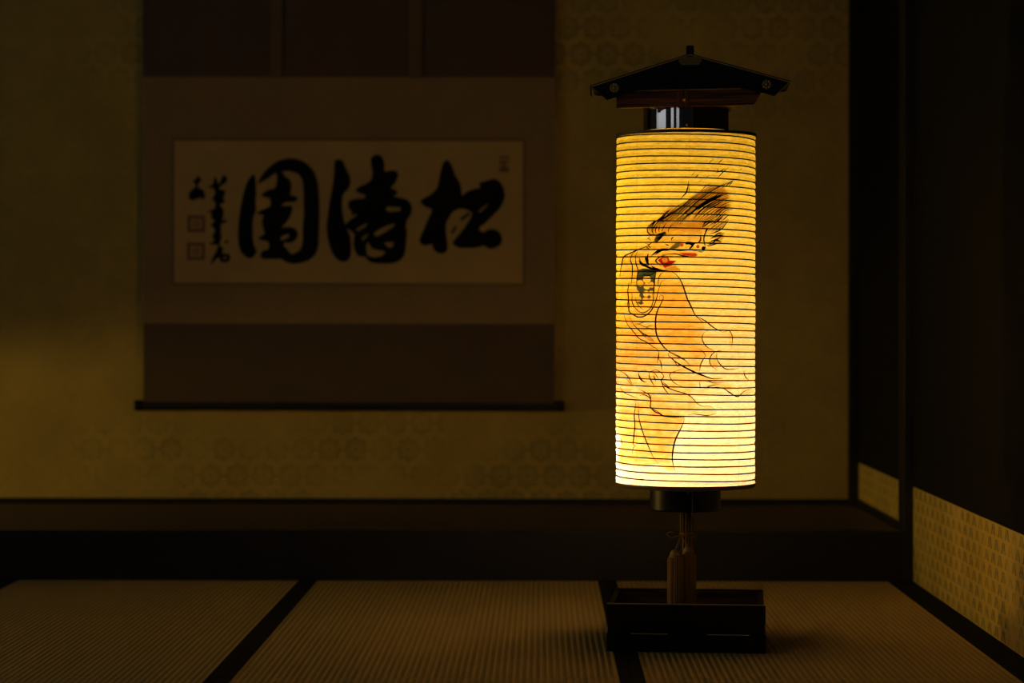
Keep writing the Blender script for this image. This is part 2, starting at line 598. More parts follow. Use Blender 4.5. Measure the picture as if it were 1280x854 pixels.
en = [
    [loc7([(135, 208), (152, 215), (158, 260), (160, 330), (155, 400), (160, 440), (140, 500), (137, 580), (140, 640), (150, 690), (165, 715), (152, 742), (130, 765), (95, 760), (60, 725), (42, 670), (38, 590), (45, 500), (60, 400), (80, 310), (105, 245)])],
    [loc7([(168, 270), (205, 200), (260, 145), (320, 110), (385, 98), (450, 108), (505, 140), (548, 192), (572, 270), (580, 370), (582, 480), (578, 600), (575, 680), (555, 740), (510, 780), (450, 798), (405, 803), (360, 790), (330, 770), (345, 745), (390, 740), (440, 720), (462, 690), (470, 640), (470, 560), (478, 480), (476, 400), (475, 310), (465, 240), (440, 205), (400, 188), (360, 183), (310, 190), (270, 210), (220, 245)])],
    [loc7([(295, 185), (330, 186), (350, 215), (380, 240), (392, 260), (395, 300), (385, 340), (400, 348), (430, 353), (437, 373), (410, 390), (360, 392), (330, 410), (345, 417), (395, 413), (402, 440), (385, 490), (360, 530), (330, 560), (370, 555), (415, 565), (437, 590), (435, 625), (415, 650), (380, 665), (350, 660), (345, 680), (380, 720), (400, 750), (370, 795), (330, 770), (250, 770), (200, 768), (190, 745), (198, 720), (240, 705), (245, 685), (240, 655), (180, 640), (175, 630), (215, 600), (205, 560), (198, 520), (208, 480), (160, 466), (205, 440), (250, 420), (257, 400), (250, 365), (205, 355), (198, 335), (240, 310), (285, 295), (298, 250)]),
     loc7([(318, 642), (335, 615), (382, 602), (375, 625), (345, 643)]), ],
]
to = [
    [loc8([(95, 115), (125, 105), (150, 115), (165, 150), (195, 215), (203, 260), (185, 305), (155, 335), (145, 380), (145, 430), (155, 490), (165, 530), (180, 570), (200, 620), (207, 680), (205, 740), (190, 775), (160, 788), (125, 780), (90, 745), (65, 690), (50, 630), (42, 560), (50, 480), (60, 400), (75, 320), (85, 260), (92, 190)])],
    [loc8([(338, 98), (365, 75), (395, 75), (415, 95), (428, 130), (430, 185), (470, 178), (505, 180), (520, 205), (510, 240), (490, 275), (470, 295), (505, 310), (515, 335), (490, 350), (530, 360), (575, 372), (600, 395), (612, 430), (605, 470), (580, 510), (572, 550), (580, 590), (575, 640), (570, 700), (560, 745), (530, 780), (480, 798), (420, 800), (350, 795), (315, 775), (300, 755), (255, 750), (232, 715), (222, 670), (228, 610), (215, 590), (170, 560), (165, 545), (195, 510), (245, 475), (200, 445), (188, 425), (190, 385), (230, 370), (290, 365), (300, 345), (250, 325), (235, 310), (255, 290), (310, 265), (340, 240), (348, 190), (338, 140)]),
     loc8([(435, 440), (450, 420), (535, 425), (535, 448), (460, 455)]),
     loc8([(355, 600), (400, 568), (450, 545), (497, 533), (490, 552), (430, 592), (375, 620)]),
     loc8([(235, 578), (265, 555), (312, 528), (306, 550), (255, 582)]),
     loc8([(306, 690), (318, 655), (345, 700), (410, 715), (437, 720), (410, 750), (360, 760), (315, 745)]),
     loc8([(425, 662), (490, 654), (482, 692), (455, 692)]),
     loc8([(280, 628), (322, 598), (312, 620), (280, 648)])],
    [loc8([(215, 455), (262, 448), (245, 470), (205, 478)])],
]
matsu = [
    [loc8([(820, 125), (845, 108), (865, 125), (885, 165), (900, 210), (930, 260), (940, 300), (945, 345), (985, 315), (1030, 300), (1065, 290), (1060, 260), (1095, 250), (1130, 240), (1160, 232), (1195, 250), (1220, 290), (1232, 340), (1220, 390), (1190, 440), (1150, 480), (1120, 510), (1095, 535), (1070, 550), (1060, 570), (1085, 590), (1120, 570), (1165, 570), (1200, 595), (1215, 635), (1200, 675), (1160, 695), (1130, 700), (1090, 680), (1030, 695), (980, 695), (930, 695), (890, 675), (885, 655), (920, 610), (960, 560), (1000, 500), (1010, 460), (965, 435), (920, 435), (880, 460), (855, 500), (840, 530), (840, 600), (850, 680), (845, 715), (820, 732), (780, 728), (755, 700), (745, 670), (700, 680), (668, 665), (662, 635), (690, 570), (720, 500), (745, 440), (700, 420), (675, 400), (668, 380), (690, 365), (740, 335), (775, 300), (790, 250), (800, 190)]),
     loc8([(1058, 448), (1090, 420), (1122, 394), (1110, 413), (1068, 456)])],
    [loc8([(932, 500), (988, 458), (998, 470), (945, 512)])],
    [loc8([(872, 590), (900, 548), (910, 555), (885, 600)])],
]
brush('brush_character', 'large black brush character at the left', en)
brush('brush_character', 'large black brush character in the middle', to)
brush('brush_character', 'large black brush character at the right', matsu)
sig = [
    [loc6([(238, 130), (250, 160), (265, 190), (290, 130), (320, 125), (325, 170), (285, 200), (265, 225), (315, 240), (300, 290), (310, 330), (270, 345), (300, 380), (300, 430), (288, 470), (312, 455), (325, 475), (302, 490), (283, 490), (280, 560), (286, 600), (270, 650), (300, 680), (290, 712), (345, 725), (352, 755), (330, 785), (280, 782), (262, 748), (205, 800), (215, 755), (245, 700), (255, 655), (190, 645), (230, 620), (215, 590), (235, 540), (205, 500), (230, 470), (205, 440), (210, 410), (180, 400), (230, 375), (240, 340), (215, 300), (235, 260), (225, 225), (180, 210), (220, 190), (225, 150)]),
     loc6([(298, 750), (318, 738), (325, 752), (306, 764)])],
    [loc6([(308, 622), (325, 615), (338, 628), (325, 642), (310, 638)])],
    [loc6([(105, 118), (122, 148), (135, 160), (112, 178), (105, 212), (145, 235), (160, 275), (147, 308), (122, 292), (95, 302), (70, 310), (40, 305), (35, 262), (60, 228), (88, 208), (80, 182), (62, 165), (90, 150)])],
]
brush('signature', 'small column of brushed signature', sig)


def seal(x0, y0, x1, y1):
    w, h = x1 - x0, y1 - y0
    mb = MB()

    def r(a, b, c, d):
        mb.prism([[(x0 + a * w, y0 + b * h), (x0 + c * w, y0 + b * h), (x0 + c * w, y0 + d * h), (x0 + a * w, y0 + d * h)]], lambda u, v, d_: on_scroll(u, v, d_), 0.0030, 0.0037)
    r(0, 0, 1, .2), r(0, .8, 1, 1), r(0, .2, .2, .8), r(.8, .2, 1, .8)
    r(.32, .30, .68, .40), r(.32, .60, .68, .70), r(.32, .40, .42, .60), r(.56, .40, .68, .60)
    mb.obj('seal_stamp', M['seal'], paper, label='faded red square seal')


seal(234, 270, 256, 291)
seal(233.5, 304, 256, 326)
mb = MB()
for q in ((624, 195.5, 636, 198.5), (624, 200.5, 636, 203), (628, 203, 632.5, 209), (624, 209, 636, 215.5), (624, 203, 626, 209)):
    mb.prism([[(q[0], q[1]), (q[2], q[1]), (q[2], q[3]), (q[0], q[3])]], lambda u, v, d_: on_scroll(u, v, d_), 0.0030, 0.0036)
mb.obj('seal_stamp', M['seal'], paper, label='narrow seal in the upper right corner of the paper')

# ------------------------------------------------------------------ standing lantern
LX, LY = 0.3535, F / 512.0
RZ = math.radians(-5.0)
lan = thing('standing_lantern', 'lit tall cylindrical paper lantern painted with a beast, black roofed cap', 'lantern', (LX, LY, 0), RZ)
LM = Matrix.Translation((LX, LY, 0)) @ Matrix.Rotation(RZ, 4, 'Z')
LI = LM.inverted()
R = 0.170
ZTOP, ZBOT = 1.2370, 0.3915
PITCH = 8.78 / 512.0
S = 512.0


def zl(py):
    return EYE - (py - CY) / S


def on_shade(px, py, rad):
    """where the line of sight through a pixel meets a cylinder of this radius round the lantern axis, in lantern space"""
    d = Vector(((px - CX) / F, 1.0, -(py - CY) / F))
    a = d.x * d.x + 1
    b = -2 * (d.x * LX + LY)
    c = LX * LX + LY * LY - rad * rad
    disc = b * b - 4 * a * c
    if disc < 0:
        t = -b / (2 * a)
    else:
        t = (-b - math.sqrt(disc)) / (2 * a)
    return LI @ (Vector((0, 0, EYE)) + d * t)


# --- the paint on the paper as a map over the visible half, sampled at each vertex
SS = 3
MX0, MY0, MW, MH = 762, 160, 190, 455
gx, gy = np.meshgrid(MX0 + (np.arange(MW * SS) + .5) / SS, MY0 + (np.arange(MH * SS) + .5) / SS)
paint = np.ones((MH * SS, MW * SS, 3))


def blur(m, r):
    k = max(1, int(r * SS))
    for ax in (0, 1):
        for _ in range(2):
            c = np.cumsum(np.pad(m, [(k, k) if i == ax else (0, 0) for i in range(2)], mode='edge'), axis=ax)
            if ax == 0:
                m = (c[2 * k:, :] - c[:-2 * k, :]) / (2 * k)
            else:
                m = (c[:, 2 * k:] - c[:, :-2 * k]) / (2 * k)
    return m


def inside(poly):
    res = np.zeros(gx.shape, bool)
    n = len(poly)
    for i in range(n):
        x0, y0 = poly[i]
        x1, y1 = poly[(i + 1) % n]
        if y0 == y1:
            continue
        res ^= ((gy >= y0) != (gy >= y1)) & (gx < (x1 - x0) * (gy - y0) / (y1 - y0) + x0)
    return res.astype(float)


def cloud(scale, seed):
    r = np.random.default_rng(seed)
    a = r.random((int(MH / scale) + 3, int(MW / scale) + 3))
    yy = (np.arange(MH * SS) / SS) / scale
    xx = (np.arange(MW * SS) / SS) / scale
    yi, xi = yy.astype(int), xx.astype(int)
    fy, fx = (yy - yi)[:, None], (xx - xi)[None, :]
    fy, fx = fy * fy * (3 - 2 * fy), fx * fx * (3 - 2 * fx)
    return (a[yi][:, xi] * (1 - fx) + a[yi][:, xi + 1] * fx) * (1 - fy) + (a[yi + 1][:, xi] * (1 - fx) + a[yi + 1][:, xi + 1] * fx) * fy


def wash(poly, col, soft=0.8, amt=1.0, mottled=0.0, seed=1):
    m = blur(inside(poly), soft) * amt
    if mottled:
        m = m * (1 - mottled + mottled * (0.6 * cloud(9, seed) + 0.4 * cloud(4, seed + 50)) * 1.3).clip(0, 1.2)
    for c in range(3):
        paint[..., c] *= 1 - m * (1 - col[c])


def disc(cx, cy, r, n=16):
    return [(cx + r * math.cos(2 * PI * i / n), cy + r * math.sin(2 * PI * i / n)) for i in range(n)]


def A(l):      # crop at 800,190
    return [(800 + x / 8.5333, 190 + y / 8.5333) for x, y in l]


def B(l):      # crop at 765,270
    return [(765 + x / 7.1111, 270 + y / 7.1111) for x, y in l]


def C_(l):     # crop at 765,330
    return [(765 + x / 7.1111, 330 + y / 7.1111) for x, y in l]


def D(l):      # crop at 765,400
    return [(765 + x / 7.1111, 400 + y / 7.1111) for x, y in l]


def E(l):      # crop at 765,490
    return [(765 + x / 7.1111, 490 + y / 7.1111) for x, y in l]


AMBER = (0.94, 0.74, 0.34)
DEEP = (0.90, 0.66, 0.26)
body = C_([(0, 150), (230, 100), (400, 70), (520, 65), (600, 130), (640, 210), (680, 330), (750, 460), (840, 530), (815, 600), (800, 640), (810, 690), (850, 740), (905, 765)]) + \
    D([(870, 300), (820, 340), (790, 390), (780, 470), (890, 525), (985, 520), (905, 560), (780, 560), (720, 620), (690, 665), (760, 740), (810, 765), (870, 765), (920, 800), (925, 840)]) + \
    E([(900, 205), (720, 198), (645, 225), (600, 350), (570, 410), (548, 490), (538, 590), (550, 660), (560, 710), (500, 700), (420, 640), (280, 660), (150, 660), (60, 650), (95, 480), (70, 380), (0, 330)])
wash(body, AMBER, 1.2, 1.0, 0.55, 3)
wash(C_([(400, 200), (620, 190), (700, 420), (800, 600), (700, 760), (500, 720), (410, 560), (395, 420)]), DEEP, 5, 0.75, 0.5, 11)
wash(C_([(700, 700), (850, 740), (900, 790), (860, 850), (700, 850)]), DEEP, 2, 0.7, 0.5, 21)
wash(C_([(60, 430), (390, 560), (420, 850), (100, 700)]), DEEP, 4, 0.55, 0.5, 12)
wash(D([(120, 250), (400, 260), (430, 420), (200, 440), (60, 330)]), DEEP, 4, 0.6, 0.6, 13)
wash(D([(240, 600), (500, 680), (720, 700), (760, 800), (500, 800), (330, 700)]), DEEP, 3, 0.6, 0.6, 14)
wash(E([(250, 200), (600, 230), (560, 380), (480, 560), (330, 470)]), DEEP, 4, 0.45, 0.5, 15)
wash(E([(60, 150), (350, 60), (640, 220), (600, 350), (548, 490), (540, 590), (500, 640), (300, 640), (80, 620), (95, 480), (70, 380)]), (0.90, 0.66, 0.30), 2.5, 0.85, 0.4, 24)
wash(E([(60, 470), (105, 480), (100, 620), (60, 640)]), (0.9, 0.5, 0.15), 1, 0.7)
wash(D([(870, 330), (940, 300), (940, 440), (880, 400)]), AMBER, 1, 0.9)
wash(D([(1040, 110), (1070, 130), (1070, 230), (1045, 240)]), AMBER, 1, 0.8)
wash(D([(800, 600), (900, 550), (1060, 560), (1070, 640), (980, 600), (900, 600)]), AMBER, 1.5, 0.9, 0.4, 16)
wash(D([(720, 630), (860, 610), (900, 640), (760, 645)]), AMBER, 1, 0.7)
wash(D([(1100, 670), (1180, 630), (1270, 610), (1270, 640), (1140, 680)]), AMBER, 1.5, 0.7)
# neck and face
wash(B([(70, 560), (85, 400), (160, 330), (300, 265), (380, 220), (520, 230), (620, 300), (760, 310), (760, 360), (500, 360), (600, 470), (560, 500), (400, 500), (250, 560)]), (0.88, 0.60, 0.26), 1.5, 0.75, 0.5, 17)
# hair
hairp = A([(70, 850), (95, 770), (190, 715), (250, 640), (330, 560), (450, 570), (540, 490), (620, 430), (760, 355), (930, 335), (890, 375), (940, 440), (945, 520), (960, 590), (905, 650), (890, 735), (850, 850)])
wash(hairp, (0.68, 0.46, 0.20), 1.6, 0.9, 0.5, 18)
wash(B([(310, 80), (460, 60), (820, 60), (800, 230), (500, 230), (330, 200)]), (0.78, 0.50, 0.22), 2, 0.7, 0.5, 19)
wash(A([(520, 520), (760, 360), (880, 360), (930, 450), (950, 590), (870, 670), (780, 560), (620, 560)]), (0.58, 0.37, 0.16), 4, 0.7, 0.6, 20)
wash(A([(240, 660), (420, 590), (560, 520), (520, 640), (330, 700)]), (0.45, 0.28, 0.13), 2.5, 0.6, 0.5, 20)
wash(B([(840, 270), (900, 215), (960, 140), (1000, 190), (960, 240)]), (0.40, 0.24, 0.10), 1, 0.8, 0.4, 22)
# scales on the chest
wash(B([(230, 480), (275, 470), (400, 480), (388, 560), (372, 655), (345, 725), (300, 770), (260, 792), (222, 775), (250, 690), (222, 650), (226, 560)]), (0.03, 0.085, 0.34), 0.3, 1.0, 0.1, 23)
for (x, y, r) in ((312, 565, 34), (252, 600, 30), (312, 625, 29), (353, 612, 24), (304, 692, 27), (352, 690, 24), (302, 752, 30), (238, 738, 24)):
    m = blur(inside(disc(765 + x / 7.111, 270 + y / 7.111, r / 7.111)), 0.35)
    for c in range(3):
        paint[..., c] = paint[..., c] * (1 - m) + m * (0.95, 0.72, 0.36)[c]
wash(B([(260, 470), (360, 470), (430, 480), (390, 510), (300, 500)]), (0.06, 0.13, 0.36), 0.5, 0.8)
# mouth, lips, cheeks, eye shading
RED = (0.60, 0.035, 0.03)


def cover(poly, col, soft=0.35, amt=1.0):
    m = blur(inside(poly), soft) * amt
    for c in range(3):
        paint[..., c] = paint[..., c] * (1 - m) + m * col[c]


cover(B([(408, 392), (440, 368), (500, 358), (512, 395), (577, 398), (548, 420), (530, 442), (470, 462), (440, 432)]), (0.36, 0.012, 0.015))
cover(B([(445, 380), (490, 372), (498, 405), (470, 420), (448, 405)]), (0.55, 0.34, 0.12))
cover(B([(590, 332), (660, 326), (742, 326), (764, 348), (742, 362), (650, 356)]), (0.52, 0.06, 0.03), 0.4)
cover(B([(470, 468), (520, 448), (560, 440), (606, 474), (585, 494), (480, 492)]), (0.58, 0.42, 0.13), 0.5)
cover(B(disc(622, 258, 17)), (0.58, 0.06, 0.04), 0.35)
cover(B(disc(765, 272, 16)), (0.58, 0.06, 0.04), 0.35)
cover(B([(500, 298), (560, 245), (600, 228), (612, 235), (605, 272), (555, 298)]), (0.10, 0.11, 0.10), 0.4, 0.95)
cover(B([(640, 250), (720, 262), (740, 285), (650, 290)]), (0.95, 0.75, 0.40), 0.4)
cover(B([(395, 165), (470, 138), (488, 160), (430, 200), (405, 240), (372, 226)]), (0.05, 0.05, 0.04), 0.4, 0.95)
# pasted seams of the paper
for sxp in (796.0, 861.5, 923.5):
    for c in range(3):
        paint[..., c] *= 1 - 0.16 * np.exp(-((gx - sxp) / 0.5) ** 2) * (1, 1.1, 1.2)[c]

# --- paper shade
NA, NR = 840, 600
th = np.linspace(-PI, PI, NA, endpoint=False)
zz = np.linspace(ZTOP, ZBOT, NR)
T, Zg = np.meshgrid(th, zz)


def vnoise(u, v, seed):
    r = np.random.default_rng(seed)
    G = r.random((64, 64))
    ui, vi = np.floor(u).astype(int), np.floor(v).astype(int)
    fu, fv = u - ui, v - vi
    fu, fv = fu * fu * (3 - 2 * fu), fv * fv * (3 - 2 * fv)
    g = lambda a, b: G[a % 64, b % 64]
    return (g(ui, vi) * (1 - fu) + g(ui + 1, vi) * fu) * (1 - fv) + (g(ui, vi + 1) * (1 - fu) + g(ui + 1, vi + 1) * fu) * fv


def rib_phase(T, Z):
    wob = 0.10 * (vnoise(T / (2 * PI) * 8 + 8, (ZTOP - Z) / PITCH * 0.9, 31) - .5)
    return (ZTOP - Z) / PITCH - T / (2 * PI) + wob


ph = rib_phase(T, Zg) % 1.0
UU = T / (2 * PI) * 64
VV = (ZTOP - Zg) / PITCH
wr = vnoise(UU * 0.5 + VV * 1.1 + 64, VV * 0.8 + 3, 41) * 0.6 + vnoise(UU + VV * 2.3 + 64, VV * 1.7 + 9, 42) * 0.4 - 0.5
drum = 0.0012 * (vnoise(T / (2 * PI) * 10 + 10, (ZTOP - Zg) * 14, 43) - 0.5)
env = np.sin(PI * ph)
RR = R - 0.0016 * env ** 0.8 + wr * 0.0032 * env + drum
X, Y = RR * np.sin(T), -RR * np.cos(T)
verts = np.stack([X, Y, Zg], -1).reshape(-1, 3)
# colour of each vertex from the paint map
cr, sr = math.cos(RZ), math.sin(RZ)
WX = LX + X * cr - Y * sr
WY = LY + X * sr + Y * cr
PX = CX + F * WX / WY
PY = CY - F * (Zg - EYE) / WY
front = (WX * 0 + (WX - LX) * (-LX) + (WY - LY) * (-LY)) > 0.0
ix = ((PX - MX0) * SS).astype(int).clip(0, MW * SS - 1)
iy = ((PY - MY0) * SS).astype(int).clip(0, MH * SS - 1)
crease = 0.5 * vnoise(UU * 1.6 + VV * 2.4 + 64, VV * 1.5 + 5, 51) + 0.5 * vnoise(UU * 3.1 + VV * 3.6 + 64, VV * 2.4 + 15, 52)
crease = 1.0 - 0.26 * (1 - crease) * env ** 0.5  # crease shading drawn into the paper colour
# a yellow tint dims the front paper's glow, the back stays bare and brighter
facing = ((np.cos(T - math.radians(2)) + 0.25) / 0.45).clip(0, 1)
facing = facing * facing * (3 - 2 * facing)
front_dim = 1 - facing[..., None] * (1 - np.array([0.83, 0.82, 0.72]))
crease = crease[..., None] * front_dim
colr = (np.where(front[..., None], paint[iy, ix], 1.0) * crease).reshape(-1, 3)
idx = np.arange(NA * NR).reshape(NR, NA)
a_ = idx[:-1]
b_ = np.roll(idx, -1, 1)[:-1]
c_ = np.roll(idx, -1, 1)[1:]
d_ = idx[1:]
faces = np.stack([a_, d_, c_, b_], -1).reshape(-1, 4)
me = bpy.data.meshes.new('paper_shade')
me.from_pydata(verts.tolist(), [], faces.tolist())
me.polygons.foreach_set('use_smooth', [True] * len(me.polygons))
ca = me.color_attributes.new('paint', 'FLOAT_COLOR', 'POINT')
ca.data.foreach_set('color', np.concatenate([colr, np.ones((len(colr), 1))], 1).astype(np.float32).ravel())
me.materials.append(M['shade_paper'])
shade = bpy.data.objects.new('paper_shade', me)
COL.objects.link(shade)
shade.parent = lan
shade['label'] = 'glowing yellow ribbed paper shade with a painted beast'

# the one long bamboo strip that winds round under the paper
pts = []
turns = (ZTOP - ZBOT) / PITCH
n = int(turns * 72)
for i in range(n + 1):
    t = (i / n) * turns
    ang = (t * 2 * PI)
    z = ZTOP - t * PITCH
    A_ = -PI + ang % (2 * PI)
    wob = 0.10 * (float(vnoise(np.array(A_ / (2 * PI) * 8 + 8), np.array((ZTOP - z) / PITCH * 0.9), 31)) - .5)
    # phase zero: (ZTOP-z)/P - A/2pi + wob = integer
    z2 = z - PITCH * (0.5 + 0) + PITCH * wob * -1
    z2 = ZTOP - PITCH * (math.floor(t) + 0.5 + (A_ + PI) / (2 * PI) - 0.5 + 0.5 - wob - 0.5)
    if z2 < ZBOT + 0.001 or z2 > ZTOP - 0.001:
        continue
    dr = 0.0012 * (float(vnoise(np.array(A_ / (2 * PI) * 10 + 10), np.array((ZTOP - z2) * 14), 43)) - 0.5)
    pts.append((math.sin(A_) * (R - 0.0002 + dr), -math.cos(A_) * (R - 0.0002 + dr), z2))
# fast tube for the spiral
P = np.array(pts)
rad = np.stack([P[:, 0], P[:, 1], np.zeros(len(P))], 1)
rad /= np.linalg.norm(rad, axis=1)[:, None]
thick = 0.0018 * (0.8 + 0.35 * rng.random(len(P)))
kk = np.ones(9) / 9
thick = np.convolve(np.pad(thick, 4, mode='edge'), kk, 'valid')
ring = []
for q in range(6):
    w = 2 * PI * q / 6
    ring.append(P + rad * (0.0010 * math.cos(w)) + np.array([0, 0, 1.0]) * (thick[:, None] * math.sin(w)))
V = np.stack(ring, 1).reshape(-1, 3)
nP = len(P)
fs = []
for i in range(nP - 1):
    for q in range(6):
        fs.append((i * 6 + q, i * 6 + (q + 1) % 6, (i + 1) * 6 + (q + 1) % 6, (i + 1) * 6 + q))
mb = MB()
mb.v = [tuple(p) for p in V]
mb.f = fs
mb.obj('bamboo_rib', M['rib'], shade, smooth=True, label='dark spiral rib')

# --- ink lines of the painted beast
ink = MB()


def stroke(pts, w=0.9, taper=(0.35, 0.35), step=0.9):
    w = w * 1.3
    line = smooth_line(pts, step)
    n = len(line)
    Lf, Rt = [], []
    for i, p in enumerate(line):
        t = line[min(i + 1, n - 1)] - line[max(i - 1, 0)]
        l = np.linalg.norm(t)
        t = t / (l if l > 1e-6 else 1)
        nrm = np.array([-t[1], t[0]])
        u = i / (n - 1)
        k = 1.0
        if taper[0] and u < taper[0]:
            k = min(k, 0.25 + 0.75 * u / taper[0])
        if taper[1] and 1 - u < taper[1]:
            k = min(k, 0.2 + 0.8 * (1 - u) / taper[1])
        Lf.append(p + nrm * w * k / 2)
        Rt.append(p - nrm * w * k / 2)
    vs, fs = [], []
    for a, b in zip(Lf, Rt):
        for rad_ in (R + 0.0004, R + 0.0022):
            vs.append(on_shade(a[0], a[1], rad_))
            vs.append(on_shade(b[0], b[1], rad_))
    for i in range(n - 1):
        o = i * 4
        fs += [(o, o + 1, o + 5, o + 4), (o + 2, o + 6, o + 7, o + 3), (o, o + 4, o + 6, o + 2), (o + 1, o + 3, o + 7, o + 5)]
    fs += [(0, 2, 3, 1), (n * 4 - 4, n * 4 - 3, n * 4 - 1, n * 4 - 2)]
    ink.add(vs, fs)


# hair: guide strands, with many strands between them
guides = [A(l) for l in [
    [(80, 850), (85, 800), (130, 750), (190, 720), (250, 660), (330, 560)],
    [(130, 850), (140, 790), (180, 740), (260, 690), (330, 620), (450, 560)],
    [(170, 840), (190, 780), (260, 725), (430, 590), (620, 430), (770, 340)],
    [(240, 820), (260, 770), (340, 710), (500, 560), (660, 430), (830, 345)],
    [(320, 820), (350, 760), (460, 660), (640, 500), (800, 390), (990, 300)],
    [(390, 800), (430, 730), (530, 650), (680, 540), (800, 460), (905, 395)],
    [(510, 740), (570, 650), (650, 580), (750, 520), (860, 470), (980, 430)],
    [(600, 740), (660, 670), (740, 600), (830, 550), (920, 500), (1000, 470)],
    [(660, 800), (700, 750), (780, 720), (840, 650), (900, 600), (1020, 585)],
    [(700, 850), (760, 790), (830, 740), (900, 680), (940, 650), (970, 640)],
    [(800, 860), (830, 840), (860, 820), (890, 790), (920, 760), (945, 730)]]]
for i in range(len(guides) - 1):
    g0, g1 = np.array(guides[i]), np.array(guides[i + 1])
    m = (4, 4, 4, 4, 5, 8, 8, 6, 5, 4)[i]
    for j in range(m):
        f = (j + 0.15 + rng.random() * 0.7) / m
        sl = smooth_line(g0 * (1 - f) + g1 * f, 1.5)
        a, b = 0.34 * rng.random() ** 1.5, 1.0 - 0.30 * rng.random() ** 1.3
        k0 = int(a * len(sl))
        sl = sl[k0:max(int(b * len(sl)), k0 + 5)]
        side = rng.normal(0, 0.35)
        sl = [p + np.array([side * q / len(sl), side * q / len(sl)]) for q, p in enumerate(sl)]
        sl = sl[::3] + [sl[-1]]
        if len(sl) < 3:
            continue
        stroke(sl, 0.50 + 0.40 * rng.random(), (0.3, 0.45))
for i, a, b, m in [(q, 0.0, 0.42, 3) for q in range(6)] + [(q, 0.55, 1.0, 4) for q in range(3, 10)] + [(q, 0.35, 0.8, 3) for q in range(4, 9)]:
    g0, g1 = np.array(guides[i]), np.array(guides[i + 1])
    for j in range(m):
        f = (j + rng.random()) / m
        sl = smooth_line(g0 * (1 - f) + g1 * f, 1.5)
        a2, b2 = a + 0.12 * rng.random(), b - 0.12 * rng.random()
        sl = sl[int(a2 * len(sl)):max(int(b2 * len(sl)), int(a2 * len(sl)) + 5)]
        sl = sl[::3] + [sl[-1]]
        if len(sl) > 2:
            stroke(sl, 0.40 + 0.32 * rng.random(), (0.35, 0.5))
for l, w in [([(430, 500), (460, 465), (490, 430), (508, 370), (516, 305)], 1.3), ([(720, 130), (750, 98), (785, 70)], .5), ([(828, 125), (850, 100), (882, 74)], .8),
             ([(800, 222), (860, 198), (912, 168)], .8), ([(818, 285), (870, 225), (942, 160)], .8), ([(578, 277), (600, 258), (622, 238)], .9), ([(545, 255), (560, 236), (585, 212)], .5),
             ([(690, 280), (740, 245)], .45), ([(615, 320), (660, 295)], .4), ([(820, 205), (830, 170)], .6), ([(1060, 190), (1090, 170)], .6), ([(640, 420), (700, 360), (760, 330)], .7),
             ([(520, 440), (522, 350)], .4), ([(900, 370), (960, 320), (1000, 295)], 1.1), ([(940, 365), (985, 310)], .9), ([(660, 800), (700, 750), (780, 725)], 1.2), ([(690, 850), (720, 810)], 1.0)]:
    stroke(A(l), w)
for l, w in [
    # head
    ([(905, 30), (860, 58), (820, 85), (800, 105)], 1.1), ([(862, 100), (828, 150), (815, 205), (824, 255), (832, 292)], 1.0), ([(785, 165), (786, 205), (770, 232), (735, 244)], 1.1),
    ([(400, 160), (440, 158), (478, 140)], 1.4), ([(380, 205), (420, 190), (455, 165)], 1.3), ([(385, 228), (420, 205), (450, 180)], 1.0), ([(318, 140), (340, 165), (385, 165)], 1.0),
    ([(548, 182), (528, 202), (532, 218)], .9), ([(350, 352), (388, 322), (440, 300), (500, 297), (560, 290)], 1.9), ([(380, 345), (420, 318), (450, 306)], .9),
    ([(240, 368), (256, 410), (290, 435), (335, 440)], 1.2), ([(290, 355), (305, 395), (325, 440)], 1.5), ([(322, 332), (312, 380), (326, 435)], 1.4), ([(236, 390), (258, 430), (305, 448), (360, 468), (430, 480), (520, 490)], 1.5),
    ([(300, 350), (318, 385), (322, 410)], 1.0), ([(340, 440), (380, 462), (440, 480)], 1.2), ([(482, 345), (430, 360), (388, 394), (408, 420), (440, 446)], 1.0), ([(445, 342), (560, 335), (620, 350), (690, 360), (760, 366)], .8),
    ([(520, 300), (600, 305), (690, 300), (760, 312)], .9), ([(640, 300), (700, 296), (715, 285)], .8), ([(470, 250), (510, 262)], .9), ([(760, 312), (800, 318), (815, 308)], .7), ([(605, 470), (590, 494), (520, 492)], .7),
    ([(300, 275), (330, 290)], .9), ([(315, 262), (345, 280)], .9), ([(290, 240), (330, 250), (370, 222)], .6), ([(305, 205), (330, 200), (340, 225)], .5), ([(335, 180), (310, 210)], .5),
    ([(330, 80), (312, 110), (320, 150), (350, 165)], .8), ([(365, 90), (355, 130), (372, 165)], .8), ([(400, 80), (385, 120), (392, 160)], .8), ([(430, 75), (415, 120), (420, 150)], .7), ([(480, 60), (450, 110), (440, 145)], .7),
    ([(540, 70), (505, 110), (498, 150)], .6),
    ([(840, 265), (900, 232), (985, 165)], .9), ([(850, 272), (905, 250), (970, 232)], .9), ([(880, 218), (930, 215), (975, 228)], 1.2), ([(862, 160), (935, 135), (985, 100), (1035, 30)], .9), ([(870, 200), (930, 175), (990, 165)], 1.1),
    ([(900, 180), (950, 150), (1000, 150)], .9), ([(850, 240), (900, 215), (960, 190)], .6),
    # back of the neck
    ([(365, 228), (310, 268), (240, 295), (165, 328), (105, 362), (88, 415), (76, 480), (70, 545)], .9), ([(218, 308), (178, 340), (163, 390), (180, 450), (176, 560), (165, 625)], .8), ([(228, 308), (208, 360), (214, 430), (230, 480), (220, 560), (218, 655)], .8),
    ([(150, 585), (140, 660), (146, 720), (140, 790), (152, 850)], .7), ([(180, 690), (178, 760), (205, 815), (245, 852)], .7),
    ([(390, 500), (378, 560), (370, 650), (355, 720)], .7), ([(265, 490), (300, 530), (350, 520), (395, 490)], .8),
]:
    stroke(B(l), w * 1.3)
